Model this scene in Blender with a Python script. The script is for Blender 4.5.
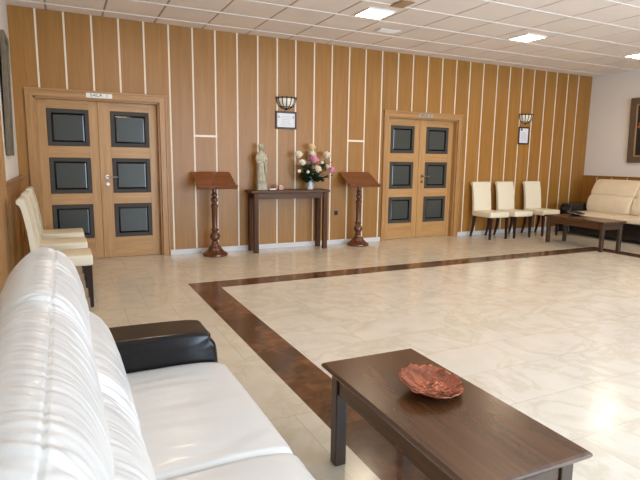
import bpy, bmesh, math, random
from mathutils import Vector, Matrix, noise
PI = math.pi
random.seed(7)
C = bpy.context.scene.collection
scene = bpy.context.scene
for o in list(bpy.data.objects):
    bpy.data.objects.remove(o)

# ------------------------------------------------------------------ camera
cam_d = bpy.data.cameras.new('camera'); cam = bpy.data.objects.new('camera', cam_d); C.objects.link(cam)
cam_d.sensor_fit = 'HORIZONTAL'; cam_d.sensor_width = 36; cam_d.lens = 29.235; cam_d.clip_start = .03
_r = Vector((0.89758, -0.440624, 0.014156)); _u = Vector((0.055255, 0.144301, 0.987988)); _f = Vector((0.437375, 0.886018, -0.153868))
M = Matrix((_r, _u, -_f)).transposed().to_4x4(); M.translation = Vector((0.1827, -7.161, 1.324)); cam.matrix_world = M
scene.camera = cam
# ------------------------------------------------------------------ exposure, world
scene.view_settings.view_transform = 'Standard'; scene.view_settings.look = 'None'
scene.view_settings.gamma = 1; scene.view_settings.use_curve_mapping = False
scene.view_settings.exposure = -0.06
world = bpy.data.worlds.new('world'); scene.world = world; world.use_nodes = True
bg = world.node_tree.nodes['Background']; bg.inputs[0].default_value = (.62, .78, 1, 1); bg.inputs[1].default_value = 1.6
# ------------------------------------------------------------------ room sizes
XL, XR, YF, H = -.2836, 9.65, -8.5, 3.0
LAMP_STRENGTH = 44.0
DAY = 195.0
WINS = [(1.9, 4.2), (4.8, 7.1)]; WZ0, WZ1 = .12, 2.5
def day_lamp(x, y, z, sx, sy, rot, power, col):
    l = bpy.data.lights.new('daylight', 'AREA'); l.shape = 'RECTANGLE'; l.size = sx; l.size_y = sy; l.energy = power; l.color = col
    o = bpy.data.objects.new('daylight', l); C.objects.link(o); o.location = (x, y, z); o.rotation_euler = rot; return o
for (a, b) in WINS:   # daylight entering each window opening
    day_lamp((a+b)/2, YF+.02, (WZ0+WZ1)/2, b-a-.1, WZ1-WZ0-.1, (PI/2, 0, 0), DAY, (.66, .82, 1))

# ------------------------------------------------------------------ materials
def lin(c):
    return tuple(((v/255)/12.92 if v/255 <= .04045 else ((v/255+.055)/1.055)**2.4) for v in c)+(1,)
def mat(name, col, rough=.5, metal=0, spec=.5, coat=0, bump=0, bscale=80, var=0, vscale=3, emit=None, estr=0):
    m = bpy.data.materials.new(name); m.use_nodes = True; nt = m.node_tree; N = nt.nodes; L = nt.links
    b = N['Principled BSDF']; b.inputs['Base Color'].default_value = lin(col); b.inputs['Roughness'].default_value = rough
    b.inputs['Metallic'].default_value = metal; b.inputs['Specular IOR Level'].default_value = spec; b.inputs['Coat Weight'].default_value = coat
    b.inputs['Coat Roughness'].default_value = .1
    tc = N.new('ShaderNodeTexCoord')
    if var:
        n = N.new('ShaderNodeTexNoise'); n.inputs['Scale'].default_value = vscale; n.inputs['Detail'].default_value = 5; L.new(tc.outputs['Object'], n.inputs['Vector'])
        r = N.new('ShaderNodeValToRGB'); c = lin(col); e = r.color_ramp.elements; e[0].position = .3; e[1].position = .7
        e[0].color = (c[0]*(1-var), c[1]*(1-var), c[2]*(1-var), 1); e[1].color = (min(1, c[0]*(1+var)), min(1, c[1]*(1+var)), min(1, c[2]*(1+var)), 1)
        L.new(n.outputs['Fac'], r.inputs['Fac']); L.new(r.outputs['Color'], b.inputs['Base Color'])
    if bump:
        n2 = N.new('ShaderNodeTexNoise'); n2.inputs['Scale'].default_value = bscale; n2.inputs['Detail'].default_value = 3; L.new(tc.outputs['Object'], n2.inputs['Vector'])
        bp = N.new('ShaderNodeBump'); bp.inputs['Strength'].default_value = bump; bp.inputs['Distance'].default_value = .004
        L.new(n2.outputs['Fac'], bp.inputs['Height']); L.new(bp.outputs['Normal'], b.inputs['Normal'])
    if emit: b.inputs['Emission Color'].default_value = lin(emit); b.inputs['Emission Strength'].default_value = estr
    return m
def wood(name, c1, c2, axis='Z', rough=.4, scale=1.0, island=.0, coat=0, spec=.5, dark=None, bstr=.15):
    """grain stretched along one axis; island: tone change from board to board"""
    m = bpy.data.materials.new(name); m.use_nodes = True; nt = m.node_tree; N = nt.nodes; L = nt.links
    b = N['Principled BSDF']; b.inputs['Roughness'].default_value = rough; b.inputs['Coat Weight'].default_value = coat; b.inputs['Specular IOR Level'].default_value = spec
    b.inputs['Coat Roughness'].default_value = .15
    tc = N.new('ShaderNodeTexCoord'); mp = N.new('ShaderNodeMapping'); geo = N.new('ShaderNodeNewGeometry')
    s = {'X': (.8, 14, 14), 'Y': (14, .8, 14), 'Z': (14, 14, .8)}[axis]; mp.inputs['Scale'].default_value = tuple(v*scale for v in s)
    add = N.new('ShaderNodeVectorMath'); add.operation = 'ADD'; mul = N.new('ShaderNodeMath'); mul.operation = 'MULTIPLY'; mul.inputs[1].default_value = 37
    L.new(geo.outputs['Random Per Island'], mul.inputs[0]); L.new(tc.outputs['Object'], add.inputs[0])
    if island: L.new(mul.outputs[0], add.inputs[1])
    L.new(add.outputs[0], mp.inputs['Vector'])
    n = N.new('ShaderNodeTexNoise'); n.inputs['Scale'].default_value = 2.2; n.inputs['Detail'].default_value = 8; n.inputs['Roughness'].default_value = .62; n.inputs['Distortion'].default_value = .6
    L.new(mp.outputs[0], n.inputs['Vector'])
    r = N.new('ShaderNodeValToRGB'); e = r.color_ramp.elements; e[0].position = .3; e[1].position = .7; e[0].color = lin(c1); e[1].color = lin(c2)
    if dark: d = r.color_ramp.elements.new(.36); d.color = lin(c1); e[0].color = lin(dark); r.color_ramp.elements[0].position = .26
    L.new(n.outputs['Fac'], r.inputs['Fac'])
    hs = N.new('ShaderNodeHueSaturation'); L.new(r.outputs['Color'], hs.inputs['Color'])
    mr = N.new('ShaderNodeMapRange'); mr.inputs['To Min'].default_value = 1-island; mr.inputs['To Max'].default_value = 1+island
    L.new(geo.outputs['Random Per Island'], mr.inputs['Value'])
    if island: L.new(mr.outputs[0], hs.inputs['Value'])
    L.new(hs.outputs['Color'], b.inputs['Base Color'])
    bp = N.new('ShaderNodeBump'); bp.inputs['Strength'].default_value = bstr; bp.inputs['Distance'].default_value = .002
    L.new(n.outputs['Fac'], bp.inputs['Height']); L.new(bp.outputs['Normal'], b.inputs['Normal'])
    return m
def marble(name, base, vein, bw, rh, joint, rough=.16, off=(0, 0, 0), offset=.5, tonevar=.04, patch=None, gap=.004):
    m = bpy.data.materials.new(name); m.use_nodes = True; nt = m.node_tree; N = nt.nodes; L = nt.links
    b = N['Principled BSDF']; b.inputs['Roughness'].default_value = rough; b.inputs['Specular IOR Level'].default_value = .5
    tc = N.new('ShaderNodeTexCoord'); mp = N.new('ShaderNodeMapping'); mp.inputs['Location'].default_value = off; L.new(tc.outputs['Object'], mp.inputs['Vector'])
    br = N.new('ShaderNodeTexBrick'); br.offset = offset; br.inputs['Scale'].default_value = 1; br.inputs['Brick Width'].default_value = bw; br.inputs['Row Height'].default_value = rh
    br.inputs['Mortar Size'].default_value = gap/2; br.inputs['Mortar Smooth'].default_value = 0; br.inputs['Bias'].default_value = 0
    br.inputs['Color1'].default_value = (0, 0, 0, 1); br.inputs['Color2'].default_value = (1, 1, 1, 1); br.inputs['Mortar'].default_value = (.5, .5, .5, 1)
    L.new(mp.outputs[0], br.inputs['Vector'])
    sh = N.new('ShaderNodeVectorMath'); sh.operation = 'SCALE'; sh.inputs['Scale'].default_value = 9; L.new(br.outputs['Color'], sh.inputs[0])
    ad = N.new('ShaderNodeVectorMath'); ad.operation = 'ADD'; L.new(tc.outputs['Object'], ad.inputs[0]); L.new(sh.outputs[0], ad.inputs[1])
    n = N.new('ShaderNodeTexNoise'); n.inputs['Scale'].default_value = 1.6; n.inputs['Detail'].default_value = 7; n.inputs['Distortion'].default_value = 1.4; n.inputs['Roughness'].default_value = .6
    L.new(ad.outputs[0], n.inputs['Vector'])
    r = N.new('ShaderNodeValToRGB'); e = r.color_ramp.elements
    if patch: e[0].position = .42; e[0].color = lin(base); e[1].position = .66; e[1].color = lin(vein)
    else:
        e[0].position = .44; e[0].color = lin(base); e[1].position = .50; e[1].color = lin(vein); k = e.new(.56); k.color = lin(base)
    L.new(n.outputs['Fac'], r.inputs['Fac'])
    n2 = N.new('ShaderNodeTexNoise'); n2.inputs['Scale'].default_value = 5 if not patch else 14; n2.inputs['Detail'].default_value = 6; L.new(ad.outputs[0], n2.inputs['Vector'])
    mr = N.new('ShaderNodeMapRange'); mr.inputs['From Min'].default_value = .3; mr.inputs['From Max'].default_value = .7; mr.inputs['To Min'].default_value = 1-tonevar; mr.inputs['To Max'].default_value = 1+tonevar
    L.new(n2.outputs['Fac'], mr.inputs['Value'])
    hs = N.new('ShaderNodeHueSaturation'); L.new(r.outputs['Color'], hs.inputs['Color']); L.new(mr.outputs[0], hs.inputs['Value'])
    mx = N.new('ShaderNodeMix'); mx.data_type = 'RGBA'; L.new(br.outputs['Fac'], mx.inputs[0]); L.new(hs.outputs['Color'], mx.inputs[6]); mx.inputs[7].default_value = lin(joint)
    L.new(mx.outputs[2], b.inputs['Base Color'])
    return m

M_panel = wood('oak_wall_panel', (150, 102, 40), (168, 119, 54), 'Z', .4, .7, .05)
M_door = wood('oak_door_wood', (172, 128, 76), (200, 156, 102), 'Z', .4, .8)
M_doorx = wood('oak_door_wood_cross', (172, 128, 76), (200, 156, 102), 'X', .4, .8)
M_casing = wood('oak_casing_wood', (160, 116, 66), (190, 145, 92), 'Z', .4, 1)
M_casingx = wood('oak_casing_wood_cross', (160, 116, 66), (190, 145, 92), 'X', .4, 1)
M_casingy = wood('oak_rail_wood', (128, 86, 46), (158, 112, 66), 'Y', .35, 1)
M_strip = mat('cream_strip_paint', (238, 226, 204), .45)
M_white = mat('white_wall_plaster', (224, 217, 208), .85, bump=.1, bscale=120)
M_skirt = mat('pale_grey_skirting', (214, 212, 212), .3)
M_tile = mat('ceiling_tile', (240, 229, 219), .9, bump=.4, bscale=260, var=.03, vscale=2)
M_tbar = mat('ceiling_grid_bar', (238, 232, 226), .5)
M_barshade = mat('tan_shaded_grid_bar', (176, 160, 146), .7)  # tan paints shade into the recessed grid bars running along Y
M_floor = marble('cream_marble', (216, 206, 188), (208, 196, 174), .4, .8, (186, 174, 152), .17, (.0, .03, 0), .5, .05)
M_floorin = marble('cream_marble_inner', (222, 213, 199), (212, 201, 182), .8, .4, (196, 185, 166), .17, (.02, .015, 0), .33, .05)
M_border = marble('brown_marble_border', (78, 54, 38), (122, 80, 54), .55, .55, (62, 44, 32), .17, (.0, .07, 0), 0, .3, patch=True)
M_dark = wood('dark_walnut', (68, 40, 20), (98, 62, 36), 'Y', .27, .7, 0, .12, bstr=.03)
M_darkz = wood('dark_walnut_upright', (50, 34, 24), (74, 52, 36), 'Z', .34, .9, 0, .15)
M_darkx = wood('dark_walnut_cross', (58, 40, 28), (84, 60, 42), 'X', .32, .9, 0, .2)
M_console = wood('brown_console_wood', (70, 45, 27), (98, 66, 42), 'X', .45, .9, 0, 0, .3)
M_consolez = wood('brown_console_leg_wood', (72, 46, 28), (96, 65, 42), 'Z', .55, .9, 0, 0, .2)
M_mahog = wood('mahogany', (80, 42, 24), (108, 61, 37), 'Z', .25, .7, 0, .4)
M_mahogx = wood('mahogany_cross', (102, 56, 32), (136, 80, 50), 'X', .28, .7, 0, .3)
M_leather = mat('cream_white_leather', (226, 222, 217), .3, bump=.1, bscale=220, coat=.1)
M_black = mat('black_leather', (16, 14, 16), .24, spec=.4, bump=.08, bscale=160)
M_seatleather = mat('cream_chair_leather', (232, 222, 196), .42, bump=.1, bscale=200)
M_chairleg = mat('espresso_leg_wood', (38, 20, 18), .35)
M_char = mat('charcoal_pane_frame', (70, 66, 62), .6, spec=.3)
M_bevel = mat('dark_bevelled_glass', (12, 12, 13), .08, spec=.5)
M_glass = mat('smoked_glass', (66, 69, 64), .35, spec=.35)
M_chrome = mat('brushed_steel', (200, 196, 190), .22, 1)
M_brass = mat('old_brass', (150, 122, 78), .35, 1)
M_sign = mat('white_sign_plastic', (240, 236, 228), .4)
M_ink = mat('grey_black_lettering', (60, 56, 54), .6)
M_inklight = mat('faint_print', (168, 168, 176), .7)
M_greysign = mat('grey_sign_plastic', (170, 164, 150), .4)
M_stone = mat('weathered_stone', (184, 177, 156), .8, bump=.8, bscale=60, var=.25, vscale=14)
M_copper = mat('hammered_copper', (150, 96, 78), .26, .95, bump=1.0, bscale=70, var=.55, vscale=26)
M_darkdish = mat('black_glazed_dish', (30, 26, 26), .25)
M_pale = mat('pale_rim', (190, 182, 170), .4)
M_iron = mat('dark_bronze_iron', (48, 36, 28), .4, .7)
M_shade = mat('cream_glass_shade', (238, 232, 212), .3)
M_frame = mat('dark_picture_frame', (62, 34, 24), .35)
M_paper = mat('white_paper', (226, 228, 232), .7)
M_bframe = mat('bronze_picture_frame', (104, 88, 70), .45, .3, var=.15, vscale=30)
M_canvas = mat('dark_canvas', (36, 26, 26), .6, var=.5, vscale=8)
M_vase = mat('crackled_white_vase', (205, 205, 202), .25, var=.2, vscale=60)
M_leaf = mat('dark_green_leaf', (34, 62, 32), .45, var=.35, vscale=12)
M_petalw = mat('cream_petal', (240, 232, 212), .6, var=.06, vscale=30)
M_petaly = mat('pale_yellow_petal', (240, 222, 172), .6, var=.06, vscale=30)
M_petalp = mat('pink_petal', (232, 160, 188), .6, var=.15, vscale=30)
M_blackp = mat('black_plastic', (26, 26, 28), .4)
M_lamp = mat('lit_diffuser', (255, 255, 255), .5, emit=(255, 228, 196), estr=LAMP_STRENGTH)
M_lampframe = mat('white_lamp_frame', (240, 236, 230), .4)
M_vent = mat('tan_speaker_grille', (168, 134, 96), .6)
M_pinkwax = mat('pinkish_candle_box', (196, 150, 138), .5)
M_alu = mat('white_window_frame', (225, 225, 225), .4)
def clear_glass():
    m = bpy.data.materials.new('window_glass'); m.use_nodes = True; b = m.node_tree.nodes['Principled BSDF']
    b.inputs['Transmission Weight'].default_value = 1; b.inputs['Roughness'].default_value = 0; b.inputs['IOR'].default_value = 1.45; return m
M_clear = clear_glass()

# ------------------------------------------------------------------ mesh helpers
def new(): return bmesh.new()
def box(bm, x0, x1, y0, y1, z0, z1, bev=0, seg=2, mi=0):
    vs = [bm.verts.new((x, y, z)) for x in (x0, x1) for y in (y0, y1) for z in (z0, z1)]
    idx = [(0, 1, 3, 2), (4, 6, 7, 5), (0, 4, 5, 1), (2, 3, 7, 6), (0, 2, 6, 4), (1, 5, 7, 3)]
    fs = [bm.faces.new([vs[i] for i in f]) for f in idx]
    for f in fs: f.material_index = mi
    if bev:
        es = list({e for f in fs for e in f.edges})
        r = bmesh.ops.bevel(bm, geom=es, offset=bev, segments=seg, affect='EDGES', profile=.5)
        for f in r['faces']: f.material_index = mi
    return vs
def poly_prism(bm, pts, axis, a, b, mi=0):
    """extrude closed 2-D outline between a and b along axis (0,1,2)"""
    def mk(p, t):
        q = [p[0], p[1]]; q.insert(axis, t); return bm.verts.new(q)
    A = [mk(p, a) for p in pts]; B = [mk(p, b) for p in pts]; n = len(pts)
    bm.faces.new(A).material_index = mi; bm.faces.new(B[::-1]).material_index = mi
    for i in range(n): bm.faces.new((A[i], B[i], B[(i+1) % n], A[(i+1) % n])).material_index = mi
def lathe(bm, prof, cx=0, cy=0, seg=28, mi=0, cap=True):
    rings = []
    for r, z in prof:
        rings.append([bm.verts.new((cx+r*math.cos(2*PI*k/seg), cy+r*math.sin(2*PI*k/seg), z)) for k in range(seg)])
    for a, b in zip(rings, rings[1:]):
        for k in range(seg):
            bm.faces.new((a[k], a[(k+1) % seg], b[(k+1) % seg], b[k])).material_index = mi
    if cap:
        bm.faces.new(rings[0][::-1]).material_index = mi; bm.faces.new(rings[-1]).material_index = mi
def tube(bm, pts, r, seg=10, mi=0):
    pts = [Vector(p) for p in pts]; rings = []
    rs = r if isinstance(r, (list, tuple)) else [r]*len(pts)
    up = Vector((0, 0, 1))
    for i, p in enumerate(pts):
        d = (pts[min(i+1, len(pts)-1)]-pts[max(i-1, 0)]).normalized()
        a = d.cross(up if abs(d.z) < .95 else Vector((1, 0, 0))).normalized(); b = d.cross(a)
        rings.append([bm.verts.new(p+(a*math.cos(2*PI*k/seg)+b*math.sin(2*PI*k/seg))*rs[i]) for k in range(seg)])
    for a, b in zip(rings, rings[1:]):
        for k in range(seg): bm.faces.new((a[k], b[k], b[(k+1) % seg], a[(k+1) % seg])).material_index = mi
    bm.faces.new(rings[0]).material_index = mi; bm.faces.new(rings[-1][::-1]).material_index = mi
def blob(bm, c, r, sub=2, mi=0, scale=(1, 1, 1), nz=0, rot=None):
    q = bmesh.ops.create_icosphere(bm, subdivisions=sub, radius=1)
    for v in q['verts']:
        d = v.co.copy(); k = 1+nz*noise.noise(d*2.3+Vector(c)*9)
        v.co = Vector((d.x*scale[0], d.y*scale[1], d.z*scale[2]))*r*k
        if rot: v.co.rotate(rot)
        v.co += Vector(c)
    for f in {f for v in q['verts'] for f in v.link_faces}: f.material_index = mi
def obj(name, bm, mats, parent=None, smooth=False, loc=None, flat_angle=None):
    bmesh.ops.recalc_face_normals(bm, faces=bm.faces[:])
    me = bpy.data.meshes.new(name); bm.to_mesh(me); bm.free()
    for m in (mats if isinstance(mats, (list, tuple)) else [mats]): me.materials.append(m)
    if smooth or flat_angle:
        for p in me.polygons: p.use_smooth = True
        if flat_angle:
            try: me.set_sharp_from_angle(angle=math.radians(flat_angle))
            except Exception: pass
    o = bpy.data.objects.new(name, me); C.objects.link(o)
    if parent: o.parent = parent
    if loc: o.location = loc
    return o
def tag(o, label, cat, group=None, kind=None):
    o['label'] = label; o['category'] = cat
    if group: o['group'] = group
    if kind: o['kind'] = kind
    return o
def thing(name, label, cat, loc=(0, 0, 0), rz=0, group=None):
    o = bpy.data.objects.new(name, None); C.objects.link(o); o.location = loc; o.rotation_euler = (0, 0, rz); o.empty_display_size = .1
    return tag(o, label, cat, group)
def struct(name, bm, mats, **k):
    o = obj(name, bm, mats, **k); o['kind'] = 'structure'; return o
def copy_tree(o, parent=None):
    c = o.copy(); C.objects.link(c); c.parent = parent
    for ch in list(o.children): copy_tree(ch, c)
    return c
def dup(root, loc, rz, label, group=None):
    r = copy_tree(root); r.location = loc; r.rotation_euler = (0, 0, rz); r['label'] = label
    if group: r['group'] = group
    return r
def write(name, s, size, m, parent, loc, rot=(PI/2, 0, 0), ex=.0006, sx=1):
    cu = bpy.data.curves.new(name, 'FONT'); cu.body = s; cu.size = size; cu.extrude = ex; cu.align_x = 'CENTER'; cu.align_y = 'CENTER'; cu.materials.append(m)
    t = bpy.data.objects.new(name+'_curve', cu); C.objects.link(t)
    bpy.context.view_layer.update()
    me = bpy.data.meshes.new_from_object(t.evaluated_get(bpy.context.evaluated_depsgraph_get()))
    bpy.data.objects.remove(t); o = bpy.data.objects.new(name, me); C.objects.link(o); o.location = loc; o.rotation_euler = rot; o.scale = (sx, 1, 1); o.parent = parent
    return o

# ------------------------------------------------------------------ floor
bx0, bw, by0, bx1 = 1.307, .283, -1.74, 7.76
def quad(bm, x0, x1, y0, y1, z, mi):
    f = bm.faces.new([bm.verts.new(p) for p in ((x0, y0, z), (x1, y0, z), (x1, y1, z), (x0, y1, z))]); f.material_index = mi
bm = new(); by1 = YF+.9
quad(bm, XL-.2, bx0, YF-.3, .15, 0, 0); quad(bm, bx1, XR+.2, YF-.3, .15, 0, 0)
quad(bm, bx0, bx1, by0, .15, 0, 0); quad(bm, bx0, bx1, YF-.3, by1, 0, 0)
quad(bm, bx0, bx0+bw, by1, by0, 0, 2); quad(bm, bx1-bw, bx1, by1, by0, 0, 2)
quad(bm, bx0+bw, bx1-bw, by0-bw, by0, 0, 2); quad(bm, bx0+bw, bx1-bw, by1, by1+bw, 0, 2)
quad(bm, bx0+bw, bx1-bw, by1+bw, by0-bw, 0, 1)
bmesh.ops.remove_doubles(bm, verts=bm.verts[:], dist=1e-5)
for f in bm.faces:
    if f.normal.z < 0: f.normal_flip()
struct('floor', bm, [M_floor, M_floorin, M_border])
# ------------------------------------------------------------------ ceiling: tiles in a grid of T bars
bm = new(); PX = .6095; gx0 = .109-PX*2; gy0 = -.27+PX
nx, ny = 19, 18
for i in range(nx):
    for j in range(ny):
        x0 = gx0+i*PX; y1 = gy0-j*PX; box(bm, x0+.012, x0+PX-.012, y1-PX+.012, y1-.012, H+.001, H+.03)
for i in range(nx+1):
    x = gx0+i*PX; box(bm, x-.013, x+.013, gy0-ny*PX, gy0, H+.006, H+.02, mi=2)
for j in range(ny+1):
    y = gy0-j*PX; box(bm, gx0, gx0+nx*PX, y-.0125, y+.0125, H-.005, H+.019, mi=1)
struct('ceiling', bm, [M_tile, M_tbar, M_barshade])

# ------------------------------------------------------------------ back wall with two door openings
D1 = (-.17, 1.447, 2.105); D2 = (4.82, 6.43, 2.105)
STR = [-.008, .29, .591, .898, 1.195, 1.501, 1.807, 2.109, 2.415, 2.712, 3.002, 3.289, 3.587, 3.88, 4.175, 4.465, 4.764, 5.064, 5.354, 5.653, 5.947, 6.243, 6.542, 6.845, 7.164, 7.468, 7.769, 8.072, 8.37, 8.664, 8.965, 9.265]
bm = new()
def span(x0, x1, z0, z1, mi, ya, yb, bev=0):
    """box on the back wall cut where the doors are"""
    pieces = [(x0, x1, z0, z1)]
    for a, b, t in (D1, D2):
        a += .03; b -= .03; t -= .03
        out = []
        for (p, q, u, v) in pieces:
            if q <= a or p >= b or u >= t: out.append((p, q, u, v)); continue
            if p < a: out.append((p, a, u, v))
            if q > b: out.append((b, q, u, v))
            if v > t: out.append((max(p, a), min(q, b), t, v))
        pieces = out
    for (p, q, u, v) in pieces:
        if q-p > .004 and v-u > .004: box(bm, p, q, ya, yb, u, v, bev, 1, mi)
edges = [XL]+STR+[XR]
for a, b in zip(edges, edges[1:]):
    x0 = a+(.011 if a != XL else 0); x1 = b-(.011 if b != XR else 0)
    if x1-x0 > .02: span(x0, x1, 0, H, 0, .0, .05, .002)
for x in STR: span(x-.0102, x+.0102, 0, H, 1, .002, .05)
span(XL-.2, XR+.2, 0, H+.05, 0, .05, .15)
for (a, b) in ((1.807, 2.109), (4.175, 4.465)):    # short cross strips between two uprights
    box(bm, a-.012, b+.012, -.004, .004, 1.597, 1.625, 0, 1, 1)
struct('wall_back', bm, [M_panel, M_strip])
# skirting of the back wall, in the stretches between the doors
for n, (a, b) in enumerate(((XL, D1[0]), (D1[1], D2[0]), (D2[1], XR))):
    bm = new(); box(bm, a, b, -.012, .001, 0, .072, .003, 1); o = struct('baseboard_back' if n == 0 else 'baseboard_back', bm, M_skirt)

# ------------------------------------------------------------------ doors
def double_door(D, n, text, sign_x, sign_w, sign_mat, ty):
    x0, x1, t = D; fw = .09
    root = bpy.data.objects.new('door_%d' % n, None); C.objects.link(root); root['kind'] = 'structure'; root.location = ((x0+x1)/2, 0, 0)
    def P(name, bm, m, par=root, **k):
        o = obj(name, bm, m, par, **k)
        return o
    cx = (x0+x1)/2; W = (x1-x0)/2
    bm = new()                                             # casing: raised outer moulding and flat jamb
    for s in (-1, 1):
        a, b = sorted((s*W, s*(W-fw)))
        box(bm, a, b, -.018, .05, 0, t-.0, .003, 1)
        a, b = sorted((s*(W), s*(W-.02))); box(bm, a, b, -.03, -.018, 0, t, .003, 1)
        a, b = sorted((s*(W-fw+.02), s*(W-fw-.02))); box(bm, a, b, .012, .18, 0, t-fw+.01, .002, 1)
    P('casing', bm, M_casing)
    bm = new(); box(bm, -W, W, -.0185, .05, t-fw, t+.0, .003, 1); box(bm, -W-.005, W+.005, -.034, -.018, t-.02, t+.005, .003, 1); box(bm, -W+fw-.02, W-fw+.02, .012, .18, t-fw-.02, t-fw+.01, .002, 1)
    P('head_casing', bm, M_casingx)
    lw = W-fw-.02; ztop = t-fw-.02; yl = .1
    for s in (-1, 1):
        a, b = (-lw, -.002) if s < 0 else (.002, lw)
        pc = (a+b)/2+(-.01 if s < 0 else .01)
        bm = new(); pw = .235; pz = [(.272, .712), (.852, 1.298), (1.44, 1.888)]
        # stiles and rails
        box(bm, a, pc-pw, yl, yl+.04, .006, ztop, .002, 1); box(bm, pc+pw, b, yl, yl+.04, .006, ztop, .002, 1)
        zs = [.006]+[z for q in pz for z in q]+[ztop]
        for k in range(0, len(zs), 2): box(bm, pc-pw, pc+pw, yl+.0008, yl+.04, zs[k], zs[k+1], .001, 1, 1)
        if s > 0: box(bm, -.022, .018, yl-.012, yl, .006, ztop, .003, 1)      # meeting bead
        leaf = P('door_leaf', bm, [M_door, M_doorx])
        for (z0, z1) in pz:
            bm = new(); f = .05; A0, A1 = pc-pw, pc+pw
            for (p, q, u, v) in ((A0, A0+f, z0, z1), (A1-f, A1, z0, z1), (A0+f, A1-f, z0, z0+f), (A0+f, A1-f, z1-f, z1)): box(bm, p, q, yl-.008, yl+.03, u, v, .004, 1)
            fr = P('pane_frame', bm, M_char, leaf)
            bm = new(); g = .022; B0, B1, C0, C1 = A0+f, A1-f, z0+f, z1-f        # bevelled border and flat centre of the glass
            O = [bm.verts.new(p) for p in ((B0, yl+.016, C0), (B1, yl+.016, C0), (B1, yl+.016, C1), (B0, yl+.016, C1))]
            I = [bm.verts.new(p) for p in ((B0+g, yl+.011, C0+g), (B1-g, yl+.011, C0+g), (B1-g, yl+.011, C1-g), (B0+g, yl+.011, C1-g))]
            for k in range(4): bm.faces.new((O[k], O[(k+1) % 4], I[(k+1) % 4], I[k])).material_index = 0
            bm.faces.new(I).material_index = 1
            Bk = [bm.verts.new((v.co.x, yl+.022, v.co.z)) for v in O]; bm.faces.new(Bk)
            for k in range(4): bm.faces.new((O[k], Bk[k], Bk[(k+1) % 4], O[(k+1) % 4]))
            P('glass_pane', bm, [M_bevel, M_glass], leaf)
        if s > 0:
            bm = new(); hx = .06; hz = 1.06
            for zz, r in ((hz, .024), (hz-.095, .022)):
                q = bmesh.ops.create_cone(bm, cap_ends=True, segments=24, radius1=r, radius2=r, depth=.01)
                for v in q['verts']: v.co = Vector((hx+v.co.x, yl-.012+v.co.z-.004, zz+v.co.y))
            tube(bm, [(hx, yl-.012, hz), (hx, yl-.055, hz), (hx+.012, yl-.062, hz), (hx+.12, yl-.062, hz-.003)], .008)
            box(bm, hx-.004, hx+.004, yl-.03, yl-.01, hz-.11, hz-.08, .001, 1)
            P('door_handle', bm, M_chrome if n == 1 else M_brass, leaf, flat_angle=40)
    bm = new(); box(bm, -W+fw, W-fw, .18, .2, 0, t, 0); P('door_backing', bm, M_casing)
    s0 = sign_x-cx
    bm = new(); box(bm, s0-sign_w/2, s0+sign_w/2, -.024, -.018, t-.077, t-.014, .002, 1)
    sg = P('door_sign', bm, sign_mat)
    write('sign_lettering', text, .05, M_ink, sg, (s0, -.0245, t-.046), sx=1.25)
    return root
double_door(D1, 1, 'SALA  1', .64, .3, M_sign, 0)
double_door(D2, 2, 'SALA  2', 5.63, .28, M_greysign, 0)

# ------------------------------------------------------------------ side walls
ZD = 1.065
bm = new()
box(bm, XL-.15, XL, YF-.15, .15, ZD, H+.05, 0, 1, 0)
y = 0
while y > YF:
    y2 = max(y-.3, YF); box(bm, XL-.15, XL+.006, y2+.008, y, 0, ZD, .002, 1, 1); box(bm, XL-.15, XL+.002, y2, y2+.008, 0, ZD, 0, 1, 2); y = y2
struct('wall_left', bm, [M_white, M_panel, M_strip])
bm = new(); box(bm, XL, XL+.045, -1.86, -.0, ZD-.005, ZD+.02, .004, 1); box(bm, XL, XL+.026, -1.86, 0, ZD-.06, ZD-.005, .003, 1); struct('trim_1', bm, M_casingy)
bm = new(); box(bm, XL, XL+.02, -2.02, -1.86, 0, H-.002, .003, 1); struct('trim_2', bm, M_casing)
bm = new(); box(bm, XL, XL+.016, -2.95, -2.02, 0.0, 2.1, .003, 1); struct('trim_3', bm, M_casing)
bm = new()
box(bm, XR, XR+.15, YF-.15, .15, ZD, H+.05, 0, 1, 0)
y = 0
while y > YF:
    y2 = max(y-.31, YF); box(bm, XR-.006, XR+.15, y2+.014, y, 0, ZD, .002, 1, 1); box(bm, XR-.004, XR+.15, y2, y2+.014, 0, ZD, 0, 1, 2); y = y2
struct('wall_right', bm, [M_white, M_panel, M_strip])
bm = new(); box(bm, XR-.018, XR, YF, 0, ZD-.008, ZD+.012, .003, 1); struct('trim_4', bm, M_casingy)
bm = new(); box(bm, XR-.016, XR-.004, YF, -.012, 0, .072, .003, 1); struct('baseboard_right', bm, M_skirt)
# front wall behind the camera, with the windows the daylight comes through
bm = new()
xs = [XL-.15]+[v for w in WINS for v in w]+[XR+.15]
for k in range(0, len(xs), 2): box(bm, xs[k], xs[k+1], YF-.15, YF, 0, H+.05)
for a, b in WINS: box(bm, a, b, YF-.15, YF, 0, WZ0); box(bm, a, b, YF-.15, YF, WZ1, H+.05)
struct('wall_front', bm, M_white)
for n, (a, b) in enumerate(WINS):
    r = bpy.data.objects.new('window_%d' % (n+1), None); C.objects.link(r); r['kind'] = 'structure'; r.location = ((a+b)/2, YF-.08, 0)
    w = (b-a)/2; bm = new()
    for p, q, u, v in ((-w, -w+.06, WZ0, WZ1), (w-.06, w, WZ0, WZ1), (-.03, .03, WZ0+.06, WZ1-.06), (-w+.06, w-.06, WZ0, WZ0+.06), (-w+.06, w-.06, WZ1-.06, WZ1)): box(bm, p, q, -.03, .03, u, v, .003, 1)
    obj('window_frame', bm, M_alu, r)
    bm = new(); box(bm, -w+.06, w-.06, -.004, .004, WZ0+.06, WZ1-.06); obj('window_glass', bm, M_clear, r)

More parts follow.
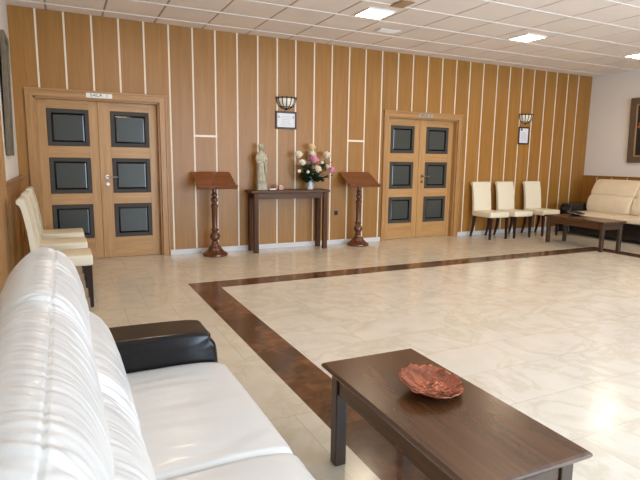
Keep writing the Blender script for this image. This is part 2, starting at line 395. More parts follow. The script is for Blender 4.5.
# ------------------------------------------------------------------ ceiling lights, grilles
def ceiling_light(x, y, label):
    t = thing('ceiling_light', label, 'ceiling light', (x, y, H), 0, 'square ceiling lights')
    bm = new(); a = .175; f = .015
    for p, q, u, v in ((-a, -a+f, -a, a), (a-f, a, -a, a), (-a+f, a-f, -a, -a+f), (-a+f, a-f, a-f, a)): box(bm, p, q, u, v, -.02, .001, .003, 1)
    obj('lamp_frame', bm, M_lampframe, t)
    bm = new(); box(bm, -a+f, a-f, -a+f, a-f, -.012, -.004); obj('diffuser', bm, M_lamp, t)
    return t
LX = [1.08, 3.51, 5.95, 8.38]
base = ceiling_light(3.51, -1.75, 'lit square ceiling light nearest the tan grille, leftmost in view')
dup(base, (5.95, -1.75, H), 0, 'lit square ceiling light above the stretch of wall right of the second door')
dup(base, (8.38, -1.78, H), 0, 'lit square ceiling light cut by the right edge of the photo')
def hid(x, y, lab): dup(base, (x, y, H), 0, lab)
for rown, yy in (('beside the left wall', -1.75), ('in the middle row', -4.19), ('in the row above the camera', -6.63)):
    for coln, xx in zip(('first column', 'second column', 'third column', 'fourth column'), LX):
        if (yy == -1.75 and xx > 2) or (yy < -2 and xx < 2) or yy < -5: continue
        hid(xx, yy, 'lit square ceiling light %s, %s' % (rown, coln))
t = thing('ceiling_grille', 'small tan rectangular grille in the ceiling by the leftmost light', 'grille', (3.585, -2.2, H))
bm = new(); box(bm, -.085, .085, -.12, .12, -.012, -.0045, .003, 1); obj('grille_plate', bm, M_vent, t)
bm = new()
for k in range(7): box(bm, -.07, .07, -.1+k*.031, -.087+k*.031, -.016, -.012, .001, 1)
obj('louvre', bm, M_vent, t)
t = thing('ceiling_vent', 'small white rectangular vent in the ceiling between light and back wall', 'vent', (4.1, -1.13, H))
bm = new(); box(bm, -.155, .155, -.085, .085, -.014, -.0045, .003, 1); obj('vent_plate', bm, M_sign, t)
bm = new()
for k in range(6): box(bm, -.13, .13, -.068+k*.024, -.058+k*.024, -.018, -.014, .001, 1)
obj('louvre', bm, M_sign, t)

# ------------------------------------------------------------------ sofas
def catmull(pts, n, closed=True):
    out = []; m = len(pts)
    for i in range(m):
        p0, p1, p2, p3 = (Vector(pts[(i+k-1) % m]) for k in range(4))
        for j in range(n):
            t = j/n; out.append(.5*((2*p1)+(-p0+p2)*t+(2*p0-5*p1+4*p2-p3)*t*t+(-p0+3*p1-3*p2+p3)*t**3))
    return out
def cushion(prof, y0, y1, puff=.05, wr=.006, freq=34, seed=0, n=10, ny=110, seam=None, endpow=2.6, endw=.07):
    """closed profile (u,z) swept from y0 to y1 with rounded ends and leather wrinkles"""
    bm = new(); P = catmull(prof, n); c = sum((p for p in P), Vector((0, 0)))/len(P); rings = []
    for j in range(ny+1):
        t = j/ny; y = y0+(y1-y0)*t; e = min(t, 1-t)*abs(y1-y0)
        k = 1 if e > endw else (1-(1-e/endw)**endpow)**(1/endpow)
        k = .80+.20*k if e > 0 else .74
        ring = []
        for i, p in enumerate(P):
            q = c+(p-c)*k; d = (p-c).normalized()
            s = i/len(P)
            w = noise.noise(Vector((y*freq+2.2*noise.noise(Vector((s*6, y*3, seed))), s*2.2, seed*7.1)))
            w += .6*noise.noise(Vector((y*freq*2.3+2*noise.noise(Vector((s*7, y*4, seed+3))), s*3.5, seed*3.3)))
            amp = wr*(.55+.9*abs(noise.noise(Vector((y*2.5, s*6, seed+9))))+ (1.0*max(0, 1-e/.16)))
            q = q+d*(w*amp*min(1, e/.02))
            q = q+d*puff*.25*(math.sin(PI*t)**.5 if t not in (0, 1) else 0)
            if seam is not None:
                ds = min(abs(i-seam), len(P)-abs(i-seam))
                q = q-d*(.004*math.exp(-(ds/.4)**2))
            ring.append(bm.verts.new((q.x, y, q.y)))
        rings.append(ring)
    m = len(P)
    for a, b in zip(rings, rings[1:]):
        for i in range(m): bm.faces.new((a[i], a[(i+1) % m], b[(i+1) % m], b[i]))
    bm.faces.new(rings[0][::-1]); bm.faces.new(rings[-1])
    return bm
UP = [(.28, .70), (.24, .80), (.25, .87), (.29, .935), (.355, .985), (.42, .965), (.465, .90), (.485, .80), (.45, .70), (.35, .66)]
LO = [(.25, .445), (.42, .428), (.565, .435), (.598, .51), (.588, .60), (.55, .685), (.485, .745), (.38, .76), (.27, .68), (.23, .57)]
ST = [(.30, .26), (.60, .255), (.95, .26), (1.04, .275), (1.065, .33), (1.055, .40), (1.01, .432), (.85, .445), (.60, .442), (.32, .435)]
AR = [(.0, .05), (.5, .05), (1.0, .05), (1.025, .06), (1.03, .25), (1.025, .47), (1.0, .53), (.94, .565), (.5, .572), (.06, .57), (.0, .54), (-.0, .3)]
AW, CW, NS = .25, .79, 3
def make_sofa(label, UP=UP, LO=LO, ST=ST, CW=CW, leather=M_leather, wk=1.0):
    """u = distance from the wall along +x, outer face of first arm at y=0, running towards -y"""
    t = thing('sofa', label, 'sofa')
    L = AW*2+CW*NS
    bm = new(); box(bm, .03, 1.0, -L+.05, -.05, .05, ST[0][1]+.01, .02, 3); obj('sofa_base', bm, M_black, t, flat_angle=50)
    bm = new(); poly_prism(bm, [(.02, .06), (.30, .06), (.30, .60), (.22, .80), (.06, .80), (.02, .70)], 1, -L+AW+.01, -AW-.01)
    bmesh.ops.bevel(bm, geom=bm.edges[:], offset=.015, segments=2, affect='EDGES'); obj('back_frame', bm, M_black, t, flat_angle=50)
    for s in (0, 1):
        y0 = 0 if s == 0 else -L+AW
        bm = cushion(AR, y0, y0-AW, .0, .0015, 6, 5+s, 4, 40, endpow=3.0, endw=.035)
        obj('armrest', bm, M_black, t, smooth=True)
    for k in range(NS):
        a = -AW-k*CW; b = a-CW
        bm = cushion(ST, a+.002, b-.002, .015, .0035, 9, 20+k, 8, 60, endw=.035, endpow=3); obj('seat_cushion', bm, leather, t, smooth=True)
        bm = cushion(LO, a-.004, b+.004, .045, .0045, 32, 30+k, 12, 150, endw=.08); obj('back_cushion', bm, leather, t, smooth=True)
        bm = cushion(UP, a-.0, b+.0, .04, .0048, 34, 40+k, 16, 230, seam=4*16+12, endw=.05); obj('headrest_cushion', bm, leather, t, smooth=True)
    for x in (.1, .93):
        for y in (-.08, -L+.08):
            bm = new(); lathe(bm, [(.025, 0), (.03, .055)], x, y, 16); obj('foot', bm, M_blackp, t, flat_angle=40)
    return t
sofa = make_sofa('near sofa against the left wall, cream leather cushions and black armrest beside the chairs')
sofa.location = (XL+.02, -4.74, 0)
M_beige = mat('beige_leather', (222, 206, 178), .42, bump=.1, bscale=200, var=.03, vscale=6)
UP2 = [(.30, .68), (.22, .82), (.24, .95), (.30, 1.01), (.36, 1.015), (.42, .96), (.475, .87), (.525, .77), (.49, .70), (.38, .66)]
LO2 = [(.25, .445), (.45, .43), (.60, .435), (.635, .52), (.62, .61), (.585, .69), (.53, .735), (.42, .74), (.30, .68), (.24, .57)]
ST2 = [(.30, .33), (.60, .325), (.95, .33), (1.035, .34), (1.055, .37), (1.045, .41), (1.01, .428), (.85, .435), (.60, .434), (.32, .43)]
s2 = make_sofa('far sofa under the picture on the right wall, beige cushions on a black base', UP2, LO2, ST2, .86, M_beige)
s2.location = (XR-.04, -.35, 0)
for ch in s2.children:           # mirror image: same shape facing the other way
    me = ch.data.copy(); ch.data = me
    for v in me.vertices: v.co.x = -v.co.x
    me.flip_normals()
sofa['group'] = s2['group'] = 'cream and black leather sofas'

# ------------------------------------------------------------------ coffee tables
def make_table(label, L=.965, W=.47, h=.452):
    t = thing('coffee_table', label, 'coffee table')
    bm = new(); a, b = W/2, L/2
    for (o, z0, z1) in ((0, h-.012, h), (-.004, h-.022, h-.012), (-.014, h-.03, h-.022)): pass
    prof = [(-.03, h-.034), (-.014, h-.03), (-.004, h-.02), (0, h-.013), (-.002, h-.006), (-.009, h)]   # moulded edge
    rings = [[bm.verts.new((sx*(a+o), sy*(b+o), z)) for sx, sy in ((-1, -1), (1, -1), (1, 1), (-1, 1))] for o, z in prof]
    for r0, r1 in zip(rings, rings[1:]):
        for k in range(4): bm.faces.new((r0[k], r0[(k+1) % 4], r1[(k+1) % 4], r1[k]))
    bm.faces.new(rings[0][::-1]); bm.faces.new(rings[-1]); obj('tabletop', bm, M_dark, t)
    ia, ib = a-.035, b-.035
    for sx in (-1, 1):
        for sy in (-1, 1):
            bm = new(); x0, x1 = sorted((sx*ia, sx*(ia-.052))); y0, y1 = sorted((sy*ib, sy*(ib-.052)))
            box(bm, x0, x1, y0, y1, 0, h-.034, .003, 1)
            obj('leg', bm, M_darkz, t)
    for sy in (-1, 1):
        bm = new(); y0, y1 = sorted((sy*(ib-.008), sy*(ib-.03))); box(bm, -ia+.052, ia-.052, y0, y1, h-.125, h-.034, .002, 1); obj('apron', bm, M_darkx, t)
    for sx in (-1, 1):
        bm = new(); x0, x1 = sorted((sx*(ia-.008), sx*(ia-.03))); box(bm, x0, x1, -ib+.052, ib-.052, h-.125, h-.034, .002, 1); obj('apron', bm, M_dark, t)
    return t
ct = make_table('near dark wood coffee table in the foreground with the copper dish on it')
ct.location = (1.368, -5.728, 0); ct.rotation_euler.z = math.radians(-1.4)
ct['group'] = 'dark wood coffee tables'
ct2 = make_table('far dark wood coffee table in front of the far sofa', 1.13, .50, .46); ct2.location = (7.60, -1.62, 0); ct2.rotation_euler.z = math.radians(-3); ct2['group'] = 'dark wood coffee tables'

def leaf_dish(name, R, h, m, rimm, seed, label, cat, loc, sq=1.0, rz=0):
    bm = new(); nr, ns = 16, 72; top = []; bot = []
    for i in range(nr+1):
        r = i/nr; ra = []; rb = []
        for k in range(ns):
            a = 2*PI*k/ns; lobes = 1+.055*abs(math.sin(3.5*a+.4))**1.5+.03*noise.noise(Vector((math.cos(a)*3, math.sin(a)*3, seed)))
            lift = 1+.5*math.cos(a-1.6)                                   # far side of the rim stands higher
            rr = R*r*lobes; z = h*(max(0, r-.28)/.72)**1.8*lift+.006
            z += .0022*math.sin(a*11+2*r)*(r**2)+.006*noise.noise(Vector((math.cos(a)*r*9, math.sin(a)*r*9, seed)))*(1 if r > .1 else 0)
            ra.append(bm.verts.new((rr*math.cos(a), rr*sq*math.sin(a), z+.003))); rb.append(bm.verts.new((rr*math.cos(a), rr*sq*math.sin(a), z-.0015)))
        top.append(ra); bot.append(rb)
    for i in range(nr):
        for k in range(ns):
            q = (k+1) % ns
            bm.faces.new((top[i][k], top[i][q], top[i+1][q], top[i+1][k])); bm.faces.new((bot[i][k], bot[i+1][k], bot[i+1][q], bot[i][q]))
    for k in range(ns):
        q = (k+1) % ns; f = bm.faces.new((top[nr][k], top[nr][q], bot[nr][q], bot[nr][k])); f.material_index = 1
    bmesh.ops.remove_doubles(bm, verts=bm.verts[:], dist=1e-5)
    t = thing(name, label, cat, loc, rz)
    obj('dish_bowl', bm, [m, rimm], t, smooth=True)
    bm = new(); lathe(bm, [(R*.33, 0), (R*.35, .008)], seg=24); obj('dish_foot', bm, m, t, flat_angle=40)
    return t
leaf_dish('copper_dish', .128, .037, M_copper, M_copper, 3, 'shiny copper leaf-shaped dish on the near coffee table', 'dish', (1.402, -5.665, .452), .92, .5)
leaf_dish('black_dish', .15, .04, M_darkdish, M_pale, 8, 'dark shallow dish with a pale rim on the far coffee table', 'dish', (7.80, -1.32, .46), .85, .2)

# ------------------------------------------------------------------ parson chairs (face -y, back at y=0)
def make_chair(label):
    t = thing('dining_chair', label, 'chair')
    bm = new(); box(bm, -.205, .205, -.50, -.03, .375, .47, .022, 4)
    for v in bm.verts:
        if v.co.z > .45: v.co.z += .012*max(0, 1-(v.co.x/.2)**2)*max(0, 1-((v.co.y+.27)/.24)**2)
        if v.co.y < -.2: v.co.x *= 1+.05*(-.2-v.co.y)/.3
    obj('seat', bm, M_seatleather, t, flat_angle=60)
    # backrest: side outline with a scrolled top, widened a little upward
    front = [(-.085, .40), (-.080, .47), (-.070, .60), (-.052, .75), (-.030, .88), (-.012, .95)]
    top = [(-.008, .985), (.012, 1.0), (.04, .998), (.057, .98), (.056, .955), (.038, .94)]
    back = [(.022, .90), (-.002, .76), (-.020, .60), (-.028, .47), (-.032, .40)]
    out = catmull([Vector(p) for p in front+top+back], 4)
    bm = new(); n = len(out); nyy = 14; rings = []
    for j in range(nyy+1):
        s = -1+2*j/nyy; e = 1-abs(s); k = 1 if e > .08 else .9+.1*math.sqrt(max(0, 1-(1-e/.08)**2))
        cx = sum(p.x for p in out)/n; ring = []
        for p in out:
            z = p.y; w = .198; mid = -.055+.045*max(0, (z-.47)/.5)
            ring.append(bm.verts.new((s*w, mid+(p.x-mid)*k-.008*(1-s*s)*0, .7+(z-.7)*(.985+.015*k))))
        rings.append(ring)
    for a, b in zip(rings, rings[1:]):
        for i in range(n): bm.faces.new((a[i], a[(i+1) % n], b[(i+1) % n], b[i]))
    bm.faces.new(rings[0][::-1]); bm.faces.new(rings[-1]); bk = obj('backrest', bm, M_seatleather, t, flat_angle=60)
    for v in bk.data.vertices:
        if v.co.z > .47: v.co.z = .47+(v.co.z-.47)*.94
    for sx in (-1, 1):
        for front_ in (True, False):
            bm = new(); w0, w1 = .021, .014
            if front_: p = [(sx*.182, -.47, .38, w0), (sx*.184, -.475, 0, w1)]
            else: p = [(sx*.175, -.07, .40, w0), (sx*.178, -.055, .2, .018), (sx*.18, .0, 0, w1)]
            rg = [[bm.verts.new((x+a*w, y+b*w, z)) for a, b in ((-1, -1), (1, -1), (1, 1), (-1, 1))] for x, y, z, w in p]
            for a, b in zip(rg, rg[1:]):
                for k in range(4): bm.faces.new((a[k], a[(k+1) % 4], b[(k+1) % 4], b[k]))
            bm.faces.new(rg[0]); bm.faces.new(rg[-1][::-1])
            obj('leg', bm, M_chairleg, t)
    return t
GR = 'cream chairs along the back wall'; GL = 'cream chairs along the left wall'
ch = make_chair('cream leather chair on the back wall, the one next to the second door')
ch.location = (6.835, -.11, 0); ch['group'] = GR
dup(ch, (7.395, -.115, 0), math.radians(0), 'cream leather chair on the back wall, middle of the three', GR)
dup(ch, (8.085, -.115, 0), math.radians(0), 'cream leather chair on the back wall, partly behind the far coffee table', GR)
dup(ch, (-.12, -2.085, 0), math.radians(90), 'cream leather chair on the left wall, the one nearest the sofa', GL)
dup(ch, (-.13, -1.33, 0), math.radians(90), 'cream leather chair on the left wall, middle of the row of three', GL)
dup(ch, (-.135, -.58, 0), math.radians(90), 'cream leather chair on the left wall, the one nearest the first door', GL)

# ------------------------------------------------------------------ console table
t = thing('console_table', 'narrow dark wood console table holding the statue and flowers', 'console table', (3.1, -.165, 0))
CH = .88
bm = new(); box(bm, -.60, .62, -.15, .15, CH-.04, CH, .008, 2); obj('tabletop', bm, M_console, t)
for sx, x in ((-1, -.525), (1, .55)):
    for y in (-.12, .105):
        bm = new(); box(bm, x-.032, x+.032, y-.03, y+.03, 0, CH-.04, .003, 1); obj('leg', bm, M_consolez, t)
bm = new(); box(bm, -.49, .515, -.135, -.115, CH-.12, CH-.04, .002, 1); obj('apron', bm, M_console, t)
bm = new(); box(bm, -.49, .515, .105, .125, CH-.12, CH-.04, .002, 1); obj('apron', bm, M_console, t)
for x in (-.525, .55):
    bm = new(); box(bm, x-.012, x+.012, -.085, .07, CH-.12, CH-.04, .002, 1); obj('apron', bm, M_consolez, t)

# ------------------------------------------------------------------ lecterns
def make_lectern(label):
    t = thing('lectern', label, 'lectern')
    bm = new(); lathe(bm, [(.165, 0), (.172, .012), (.17, .03), (.15, .045), (.125, .06), (.10, .085), (.082, .11), (.08, .12), (.066, .128), (.05, .15), (.045, .17)], seg=40); obj('lectern_base', bm, M_mahog, t, flat_angle=35)
    pr = [(.045, .165), (.052, .175), (.04, .19)]
    pr += [(.064*math.sin(a)+.004, .262-.068*math.cos(a)) for a in [PI*k/12 for k in range(2, 11)]]
    pr += [(.04, .335), (.05, .345), (.05, .36), (.038, .37), (.036, .40), (.043, .66), (.05, .675), (.05, .69), (.036, .70), (.032, .715)]
    pr += [(.045*math.sin(a)+.002, .762-.045*math.cos(a)) for a in [PI*k/10 for k in range(2, 9)]]
    pr += [(.03, .81), (.042, .82), (.042, .835), (.03, .85), (.028, .88), (.034, 1.0)]
    bm = new(); lathe(bm, pr, seg=28); obj('column', bm, M_mahog, t, flat_angle=50)
    # sloping book rest
    R = Matrix.Rotation(math.radians(29), 4, 'X'); T = Matrix.Translation((0, 0, 1.022))
    def put(bm): bmesh.ops.transform(bm, matrix=T @ R, verts=bm.verts[:]); return bm
    bm = new(); box(bm, -.262, .262, -.19, .19, 0, .022, .004, 2); obj('book_rest', put(bm), M_mahogx, t)
    bm = new(); box(bm, -.27, .27, -.215, -.185, -.008, .045, .005, 2); obj('ledge', put(bm), M_mahogx, t)
    bm = new(); box(bm, -.06, .06, -.09, .09, -.05, .002, .004, 1); obj('rest_bracket', put(bm), M_mahog, t)
    return t
l1 = make_lectern('reddish wood lectern between the first door and the console table'); l1.location = (2.0, -.245, 0); l1['group'] = 'turned wooden lecterns'
dup(l1, (4.27, -.215, 0), 0, 'reddish wood lectern between the console table and the second door')

# ------------------------------------------------------------------ statue on the console
t = thing('statue', 'grey stone statue of a robed standing figure on the left of the console', 'statue', (2.70, -.16, CH)); t.scale = (1.02, 1.02, 1.08)
bm = new(); box(bm, -.075, .075, -.06, .06, 0, .022, .006, 2); box(bm, -.064, .064, -.052, .052, .02, .085, .008, 2); box(bm, -.07, .07, -.057, .057, .082, .1, .006, 2); obj('pedestal', bm, M_stone, t, flat_angle=40)
bm = new(); rings = []; nseg = 40
prof = [(.055, .045, .098), (.06, .05, .12), (.056, .046, .18), (.05, .042, .25), (.052, .043, .32), (.056, .046, .37), (.062, .048, .42), (.064, .045, .455), (.052, .038, .48), (.024, .024, .498), (.02, .02, .515)]
for rx, ry, z in prof:
    ring = []
    for k in range(nseg):
        a = 2*PI*k/nseg; fold = 1+(.09 if z < .4 else .03)*math.sin(a*9+z*14)*(1 if z < .47 else 0)
        ring.append(bm.verts.new((rx*fold*math.cos(a)+.004*math.sin(z*20), ry*fold*math.sin(a), z)))
    rings.append(ring)
for a, b in zip(rings, rings[1:]):
    for k in range(nseg): bm.faces.new((a[k], a[(k+1) % nseg], b[(k+1) % nseg], b[k]))
bm.faces.new(rings[0][::-1]); bm.faces.new(rings[-1])
blob(bm, (0, -.004, .555), .034, 3, scale=(.85, .95, 1.2)); blob(bm, (0, -.036, .55), .008, 1, scale=(.7, 1, 1.3))      # head, nose
blob(bm, (0, .008, .562), .041, 3, scale=(.95, .9, 1.05), nz=.15)                                                      # hair
for s in (-1, 1):
    tube(bm, [(s*.055, .0, .455), (s*.068, -.01, .40), (s*.062, -.03, .355), (s*.03, -.052, .365), (s*.0, -.056, .385)], [.019, .02, .019, .015, .012], 12)
tube(bm, [(.04, -.045, .36), (.05, -.05, .28), (.045, -.052, .2)], [.018, .014, .006], 10)                              # falling drape
obj('figure', bm, M_stone, t, smooth=True)

# small things on the console
t = tag(obj('card', (lambda b: (box(b, -.05, .05, -.03, .03, 0, .018, .002, 1), b)[1])(new()), M_sign, loc=(2.86, -.17, CH)), 'low white card box lying on the console beside the statue', 'card')
t = thing('candle_holder', 'small pinkish square candle holder in the middle of the console', 'candle holder', (2.985, -.17, CH))
bm = new(); box(bm, -.036, .036, -.036, .036, 0, .06, .004, 2); obj('holder', bm, M_pinkwax, t)
bm = new(); lathe(bm, [(.026, .055), (.026, .066), (.02, .068)], seg=20); obj('candle', bm, M_petalw, t, flat_angle=40)
VX, VY = 3.455, -.17
t = thing('vase', 'white cylindrical crackle vase on the right of the console', 'vase', (VX, VY, CH))
bm = new(); lathe(bm, [(.042, 0), (.046, .01), (.041, .03), (.042, .165), (.047, .185), (.042, .186), (.036, .165), (.036, .02)], seg=32, cap=False)
bm.faces.new([v for v in bm.verts if abs(v.co.z) < 1e-6]); bmesh.ops.holes_fill(bm, edges=[e for e in bm.edges if e.is_boundary]); obj('vase_body', bm, M_vase, t, flat_angle=50)

# ------------------------------------------------------------------ flowers, each a stem of its own
def rose(x, y, z, r, m, label, buds=False):
    t = thing('bud' if buds else 'peony', label, 'flower', (x, y, z), 0, 'flowers in the vase')
    bm = new(); rnd = random.Random(int(x*1000))
    blob(bm, (0, 0, 0), r*.68, 2, nz=.2)
    if not buds:
        for lay, (cnt, rr, tilt) in enumerate(((5, .45, 1.25), (7, .72, .85), (8, .95, .45))):
            for k in range(cnt):
                a = 2*PI*k/cnt+lay*.4+rnd.random()*.2; n = 5; g = []
                for i in range(n+1):
                    u = i/n; row = []
                    for j in range(n+1):
                        v = -1+2*j/n; wdt = .55*r*math.sin(PI*(.15+.75*u))
                        rad = r*rr*(math.sin(u*1.4)); hh = r*(-.45+u*(.55+.7*math.sin(tilt))) - .1*r*v*v
                        aa = a+v*wdt/max(.3*r, rad+.2*r); row.append(bm.verts.new((rad*math.cos(aa), rad*math.sin(aa), hh)))
                    g.append(row)
                for i in range(n):
                    for j in range(n): bm.faces.new((g[i][j], g[i][j+1], g[i+1][j+1], g[i+1][j]))
    bl = obj('blossom', bm, m, t, smooth=True); bl.rotation_euler = (math.radians(38), 0, (x-VX)*1.4)
    bm = new(); e = Vector((VX+(x-VX)*.12-x, VY+(y-VY)*.1-y, CH+.06-z)); mid = Vector(((VX-x)*.45, (VY-y)*.45, e.z*.45+.02))
    tube(bm, [(0, 0, -r*.35), tuple(mid), tuple(e)], .0028, 6); obj('stem', bm, M_leaf, t, smooth=True)
    return t
FL = [(3.27, -.19, 1.385, .048, M_petalw, 'cream peony at the upper left of the bouquet', 0), (3.315, -.22, 1.27, .042, M_petalw, 'cream peony on the left of the bouquet, below the upper left one', 0),
      (3.502, -.15, 1.50, .042, M_petaly, 'pale yellow peony topmost in the bouquet', 0), (3.504, -.15, 1.40, .042, M_petalw, 'cream peony in the middle just above the pink one', 0),
      (3.50, -.23, 1.32, .052, M_petalp, 'pink peony at the centre of the bouquet', 0), (3.735, -.17, 1.385, .048, M_petalw, 'cream peony at the upper right of the bouquet', 0),
      (3.55, -.25, 1.18, .045, M_petalw, 'cream peony low in front of the bouquet', 0), (3.81, -.18, 1.165, .045, M_petalp, 'pink peony drooping at the far right of the bouquet', 0),
      (3.756, -.15, 1.215, .034, M_petalw, 'small cream peony just above the drooping pink one', 0), (3.27, -.2, 1.155, .03, M_petalw, 'tiny white bud lowest on the left of the bouquet', 1),
      (3.395, -.23, 1.14, .028, M_petalw, 'tiny white bud low near the middle of the bouquet', 1), (3.64, -.2, 1.28, .026, M_petalw, 'tiny white bud right of the central pink peony', 1)]
for f in FL: rose(f[0]-.004, f[1], f[2]-.005, f[3]*1.4, f[4], f[5], buds=bool(f[6]))
rnd = random.Random(5)
def spray(dx, dy, h, label, n=22):
    t = thing('leaf_spray', label, 'foliage', (VX, VY, CH+.05), 0, 'leafy sprays in the vase')
    pts = [Vector((0, 0, 0)), Vector((dx*.12, dy*.12, .12)), Vector((dx*.5, dy*.5, h*.62)), Vector((dx, dy, h))]
    bm = new(); tube(bm, pts, [.003, .003, .0025, .0015], 6); obj('stem', bm, M_leaf, t, smooth=True)
    bm = new()
    for k in range(n):
        u = .35+.65*k/(n-1); i = 1 if u < .62 else 2; f = (u-.3)/.32 if i == 1 else (u-.62)/.38
        p = pts[i].lerp(pts[i+1], min(1, max(0, f))); a = rnd.random()*2*PI; L = .055+.05*rnd.random(); w = L*.3
        d = Vector((math.cos(a), math.sin(a)*.6, .15-.5*rnd.random())).normalized(); s = d.cross(Vector((0, 0, 1))).normalized(); nn = s.cross(d)
        q = [p, p+d*L*.35+s*w+nn*.004, p+d*L*.75+s*w*.6, p+d*L-nn*.008, p+d*L*.75-s*w*.6, p+d*L*.35-s*w+nn*.004]
        V = [bm.verts.new(v) for v in q]; c = bm.verts.new(p+d*L*.5-nn*.006)
        for j in range(6): bm.faces.new((V[j], V[(j+1) % 6], c))
    obj('leaves', bm, M_leaf, t)
for a in ((-.17, -.03, .30, 'leafy spray leaning up to the left in the vase'), (-.16, -.06, .18, 'leafy spray lowest on the left in the vase'), (.05, .03, .44, 'leafy spray standing tallest in the vase'),
          (.0, -.08, .2, 'leafy spray short in front of the vase mouth'), (.13, -.04, .26, 'leafy spray leaning right behind the low cream peony'), (.27, .0, .36, 'leafy spray reaching to the upper right peony'),
          (.32, -.01, .16, 'leafy spray reaching to the drooping pink peony'), (-.06, -.02, .32, 'leafy spray left of the central pink peony'), (.12, -.05, .13, 'leafy spray low right at the vase mouth'), (-.08, -.05, .12, 'leafy spray low left at the vase mouth')): spray(*a, n=40)

# ------------------------------------------------------------------ wall sconces and framed notices
def make_sconce(label):
    t = thing('wall_sconce', label, 'wall lamp'); R = .152
    bm = new(); n, m = 36, 10
    def P(u, v, R=R):   # half bowl: u across, v down
        a = PI*u; k = math.cos(v*PI/2*.93); return (-R*math.cos(a)*k, -R*.78*math.sin(a)*k, -R*1.0*math.sin(v*PI/2))
    g = [[bm.verts.new(P(i/n, j/m, R*.93)) for i in range(n+1)] for j in range(m+1)]
    for j in range(m):
        for i in range(n): bm.faces.new((g[j][i], g[j][i+1], g[j+1][i+1], g[j+1][i]))
    sh = obj('shade', bm, M_shade, t, smooth=True); md = sh.modifiers.new('thick', 'SOLIDIFY'); md.thickness = .004; md.offset = 1
    bm = new()
    tube(bm, [P(i/24, 0, R) for i in range(25)], .007, 8)
    tube(bm, [P(i/24, .62, R) for i in range(25)], .005, 8)
    for k in range(8):
        u = (k+.0)/7; tube(bm, [P(u, v/8, R) for v in range(9)], [.0075-.0006*v for v in range(9)], 6)
        x, y, z = P(u, 0, R); blob(bm, (x, y, .004), .014, 1); x, y, z = P(min(1, u+.07), 0, R); blob(bm, (x, y, .0), .009, 1)
    blob(bm, (0, -.015, -R*1.02), .018, 2)
    obj('bowl_frame', bm, M_iron, t, smooth=True)
    bm = new(); box(bm, -.04, .04, -.008, 0, -.12, -.02, .003, 1); obj('back_plate', bm, M_iron, t)
    return t
sc = make_sconce('bowl-shaped iron and cream glass wall lamp above the notice near the statue'); sc.location = (3.137, -.001, 2.185); sc['group'] = 'bowl wall lamps'
dup(sc, (7.905, -.001, 2.18), 0, 'bowl-shaped iron and cream glass wall lamp above the chairs on the back wall')
def notice(label, x, z, w, h, crest):
    t = thing('framed_notice', label, 'framed notice', (x, 0, z), 0, 'framed notices'); f = .026
    bm = new()
    for p, q, u, v in ((-w/2, -w/2+f, -h/2, h/2), (w/2-f, w/2, -h/2, h/2), (-w/2+f, w/2-f, -h/2, -h/2+f), (-w/2+f, w/2-f, h/2-f, h/2)): box(bm, p, q, -.022, -.002, u, v, .004, 1)
    obj('picture_frame', bm, M_frame, t)
    bm = new(); box(bm, -w/2+f, w/2-f, -.012, -.002, -h/2+f, h/2-f); pp = obj('notice_paper', bm, M_paper, t)
    bm = new(); rr = random.Random(3); n = 6 if crest == 'wide' else 9
    for k in range(n):
        zz = h*.22-k*(h*.58/n) if crest == 'wide' else h*.18-k*(h*.5/n); L = w*.5*(.55+.4*rr.random())*.62
        c0 = -L
        while c0 < L:
            c1 = min(L, c0+.012+.018*rr.random()); box(bm, c0, c1, -.0125, -.0118, zz-.0025, zz+.0025); c0 = c1+.006
    if crest == 'wide':
        for sx in (-1, 1): box(bm, sx*w*.34-.012, sx*w*.34+.012, -.0125, -.0118, h*.12, h*.12+.03)
    else: b2 = new(); box(b2, -w*.22-.02, -w*.22+.02, -.0125, -.0118, h*.28, h*.28+.04); obj('crest', b2, M_ink, pp)
    obj('printing', bm, M_inklight, pp)
    return t
notice('dark framed white notice under the wall lamp near the statue', 3.135, 1.873, .33, .25, 'wide')
notice('dark framed upright white notice under the wall lamp above the chairs', 7.89, 1.805, .27, .315, 'tall')
t = thing('wall_socket', 'small black plug in the wall between console and right lectern', 'socket', (3.99, 0, .495))
bm = new(); box(bm, -.03, .03, -.008, -.001, -.035, .035, .003, 1); obj('socket_plate', bm, M_blackp, t)
bm = new(); box(bm, -.018, .018, -.035, -.008, -.018, .018, .005, 2); obj('plug', bm, M_blackp, t)

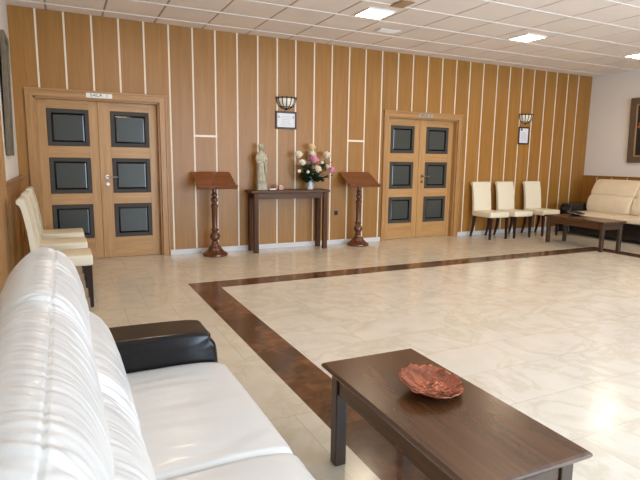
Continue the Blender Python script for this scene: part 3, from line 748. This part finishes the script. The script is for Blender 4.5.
# ------------------------------------------------------------------ pictures on the side walls
t = thing('picture', 'large painting of orange flowers on dark ground, bronze frame, right wall', 'painting', (XR-.004, -1.58, 1.34))
t.rotation_euler = (0, math.radians(-2.5), 0)
W_, H_, f = 1.36, 1.16, .115
bm = new()
for a, b, u, v in ((-W_/2, -W_/2+f, 0, H_), (W_/2-f, W_/2, 0, H_), (-W_/2+f, W_/2-f, 0, f), (-W_/2+f, W_/2-f, H_-f, H_)): box(bm, -.045, -.004, a, b, u, v, .008, 2)
for a, b, u, v in ((-W_/2+f, -W_/2+f+.018, f, H_-f), (W_/2-f-.018, W_/2-f, f, H_-f), (-W_/2+f, W_/2-f, f, f+.018), (-W_/2+f, W_/2-f, H_-f-.018, H_-f)): box(bm, -.034, -.004, a, b, u, v, .002, 1, 1)
obj('picture_frame', bm, [M_bframe, M_vent], t)
bm = new(); box(bm, -.02, -.004, -W_/2+f, W_/2-f, f, H_-f); cv = obj('canvas', bm, M_canvas, t)
M_or = mat('painted_orange_petal', (196, 100, 52), .6); M_ol = mat('painted_olive_leaf', (96, 84, 52), .6)
rr = random.Random(2)
for (yy, zz, r) in ((.47, .66, .07), (.3, .8, .09), (.12, .55, .1), (-.1, .75, .09), (-.3, .5, .1), (.36, .42, .06), (-.42, .8, .07)):
    bm = new()
    for k in range(6):
        a = 2*PI*k/6+rr.random(); c = (yy+math.cos(a)*r*.5, zz+math.sin(a)*r*.5); pts = []
        for j in range(10):
            b = 2*PI*j/10; px, pz = math.cos(b)*r*.55, math.sin(b)*r*.26; pts.append(bm.verts.new((-.0205, c[0]+px*math.cos(a)-pz*math.sin(a), c[1]+px*math.sin(a)+pz*math.cos(a))))
        fa = bm.faces.new(pts); fa.material_index = 0 if k != 4 else 1
    obj('painted_flower', bm, [M_or, M_ol], cv)
t = thing('picture', 'picture in a grey frame on the left wall, seen edge-on', 'painting', (XL+.002, -1.26, 1.315)); t.rotation_euler = (0, math.radians(1.2), 0)
bm = new(); w2, h2, f = .23, 1.12, .06
for a, b, u, v in ((-w2, -w2+f, 0, h2), (w2-f, w2, 0, h2), (-w2+f, w2-f, 0, f), (-w2+f, w2-f, h2-f, h2)): box(bm, .003, .038, a, b, u, v, .006, 2)
M_gfr = mat('grey_green_frame', (108, 98, 80), .8, var=.15, vscale=20)
obj('picture_frame', bm, M_gfr, t)
bm = new(); box(bm, .003, .02, -w2+f, w2-f, f, h2-f); obj('canvas', bm, mat('muted_canvas', (120, 116, 100), .6, var=.3, vscale=9), t)
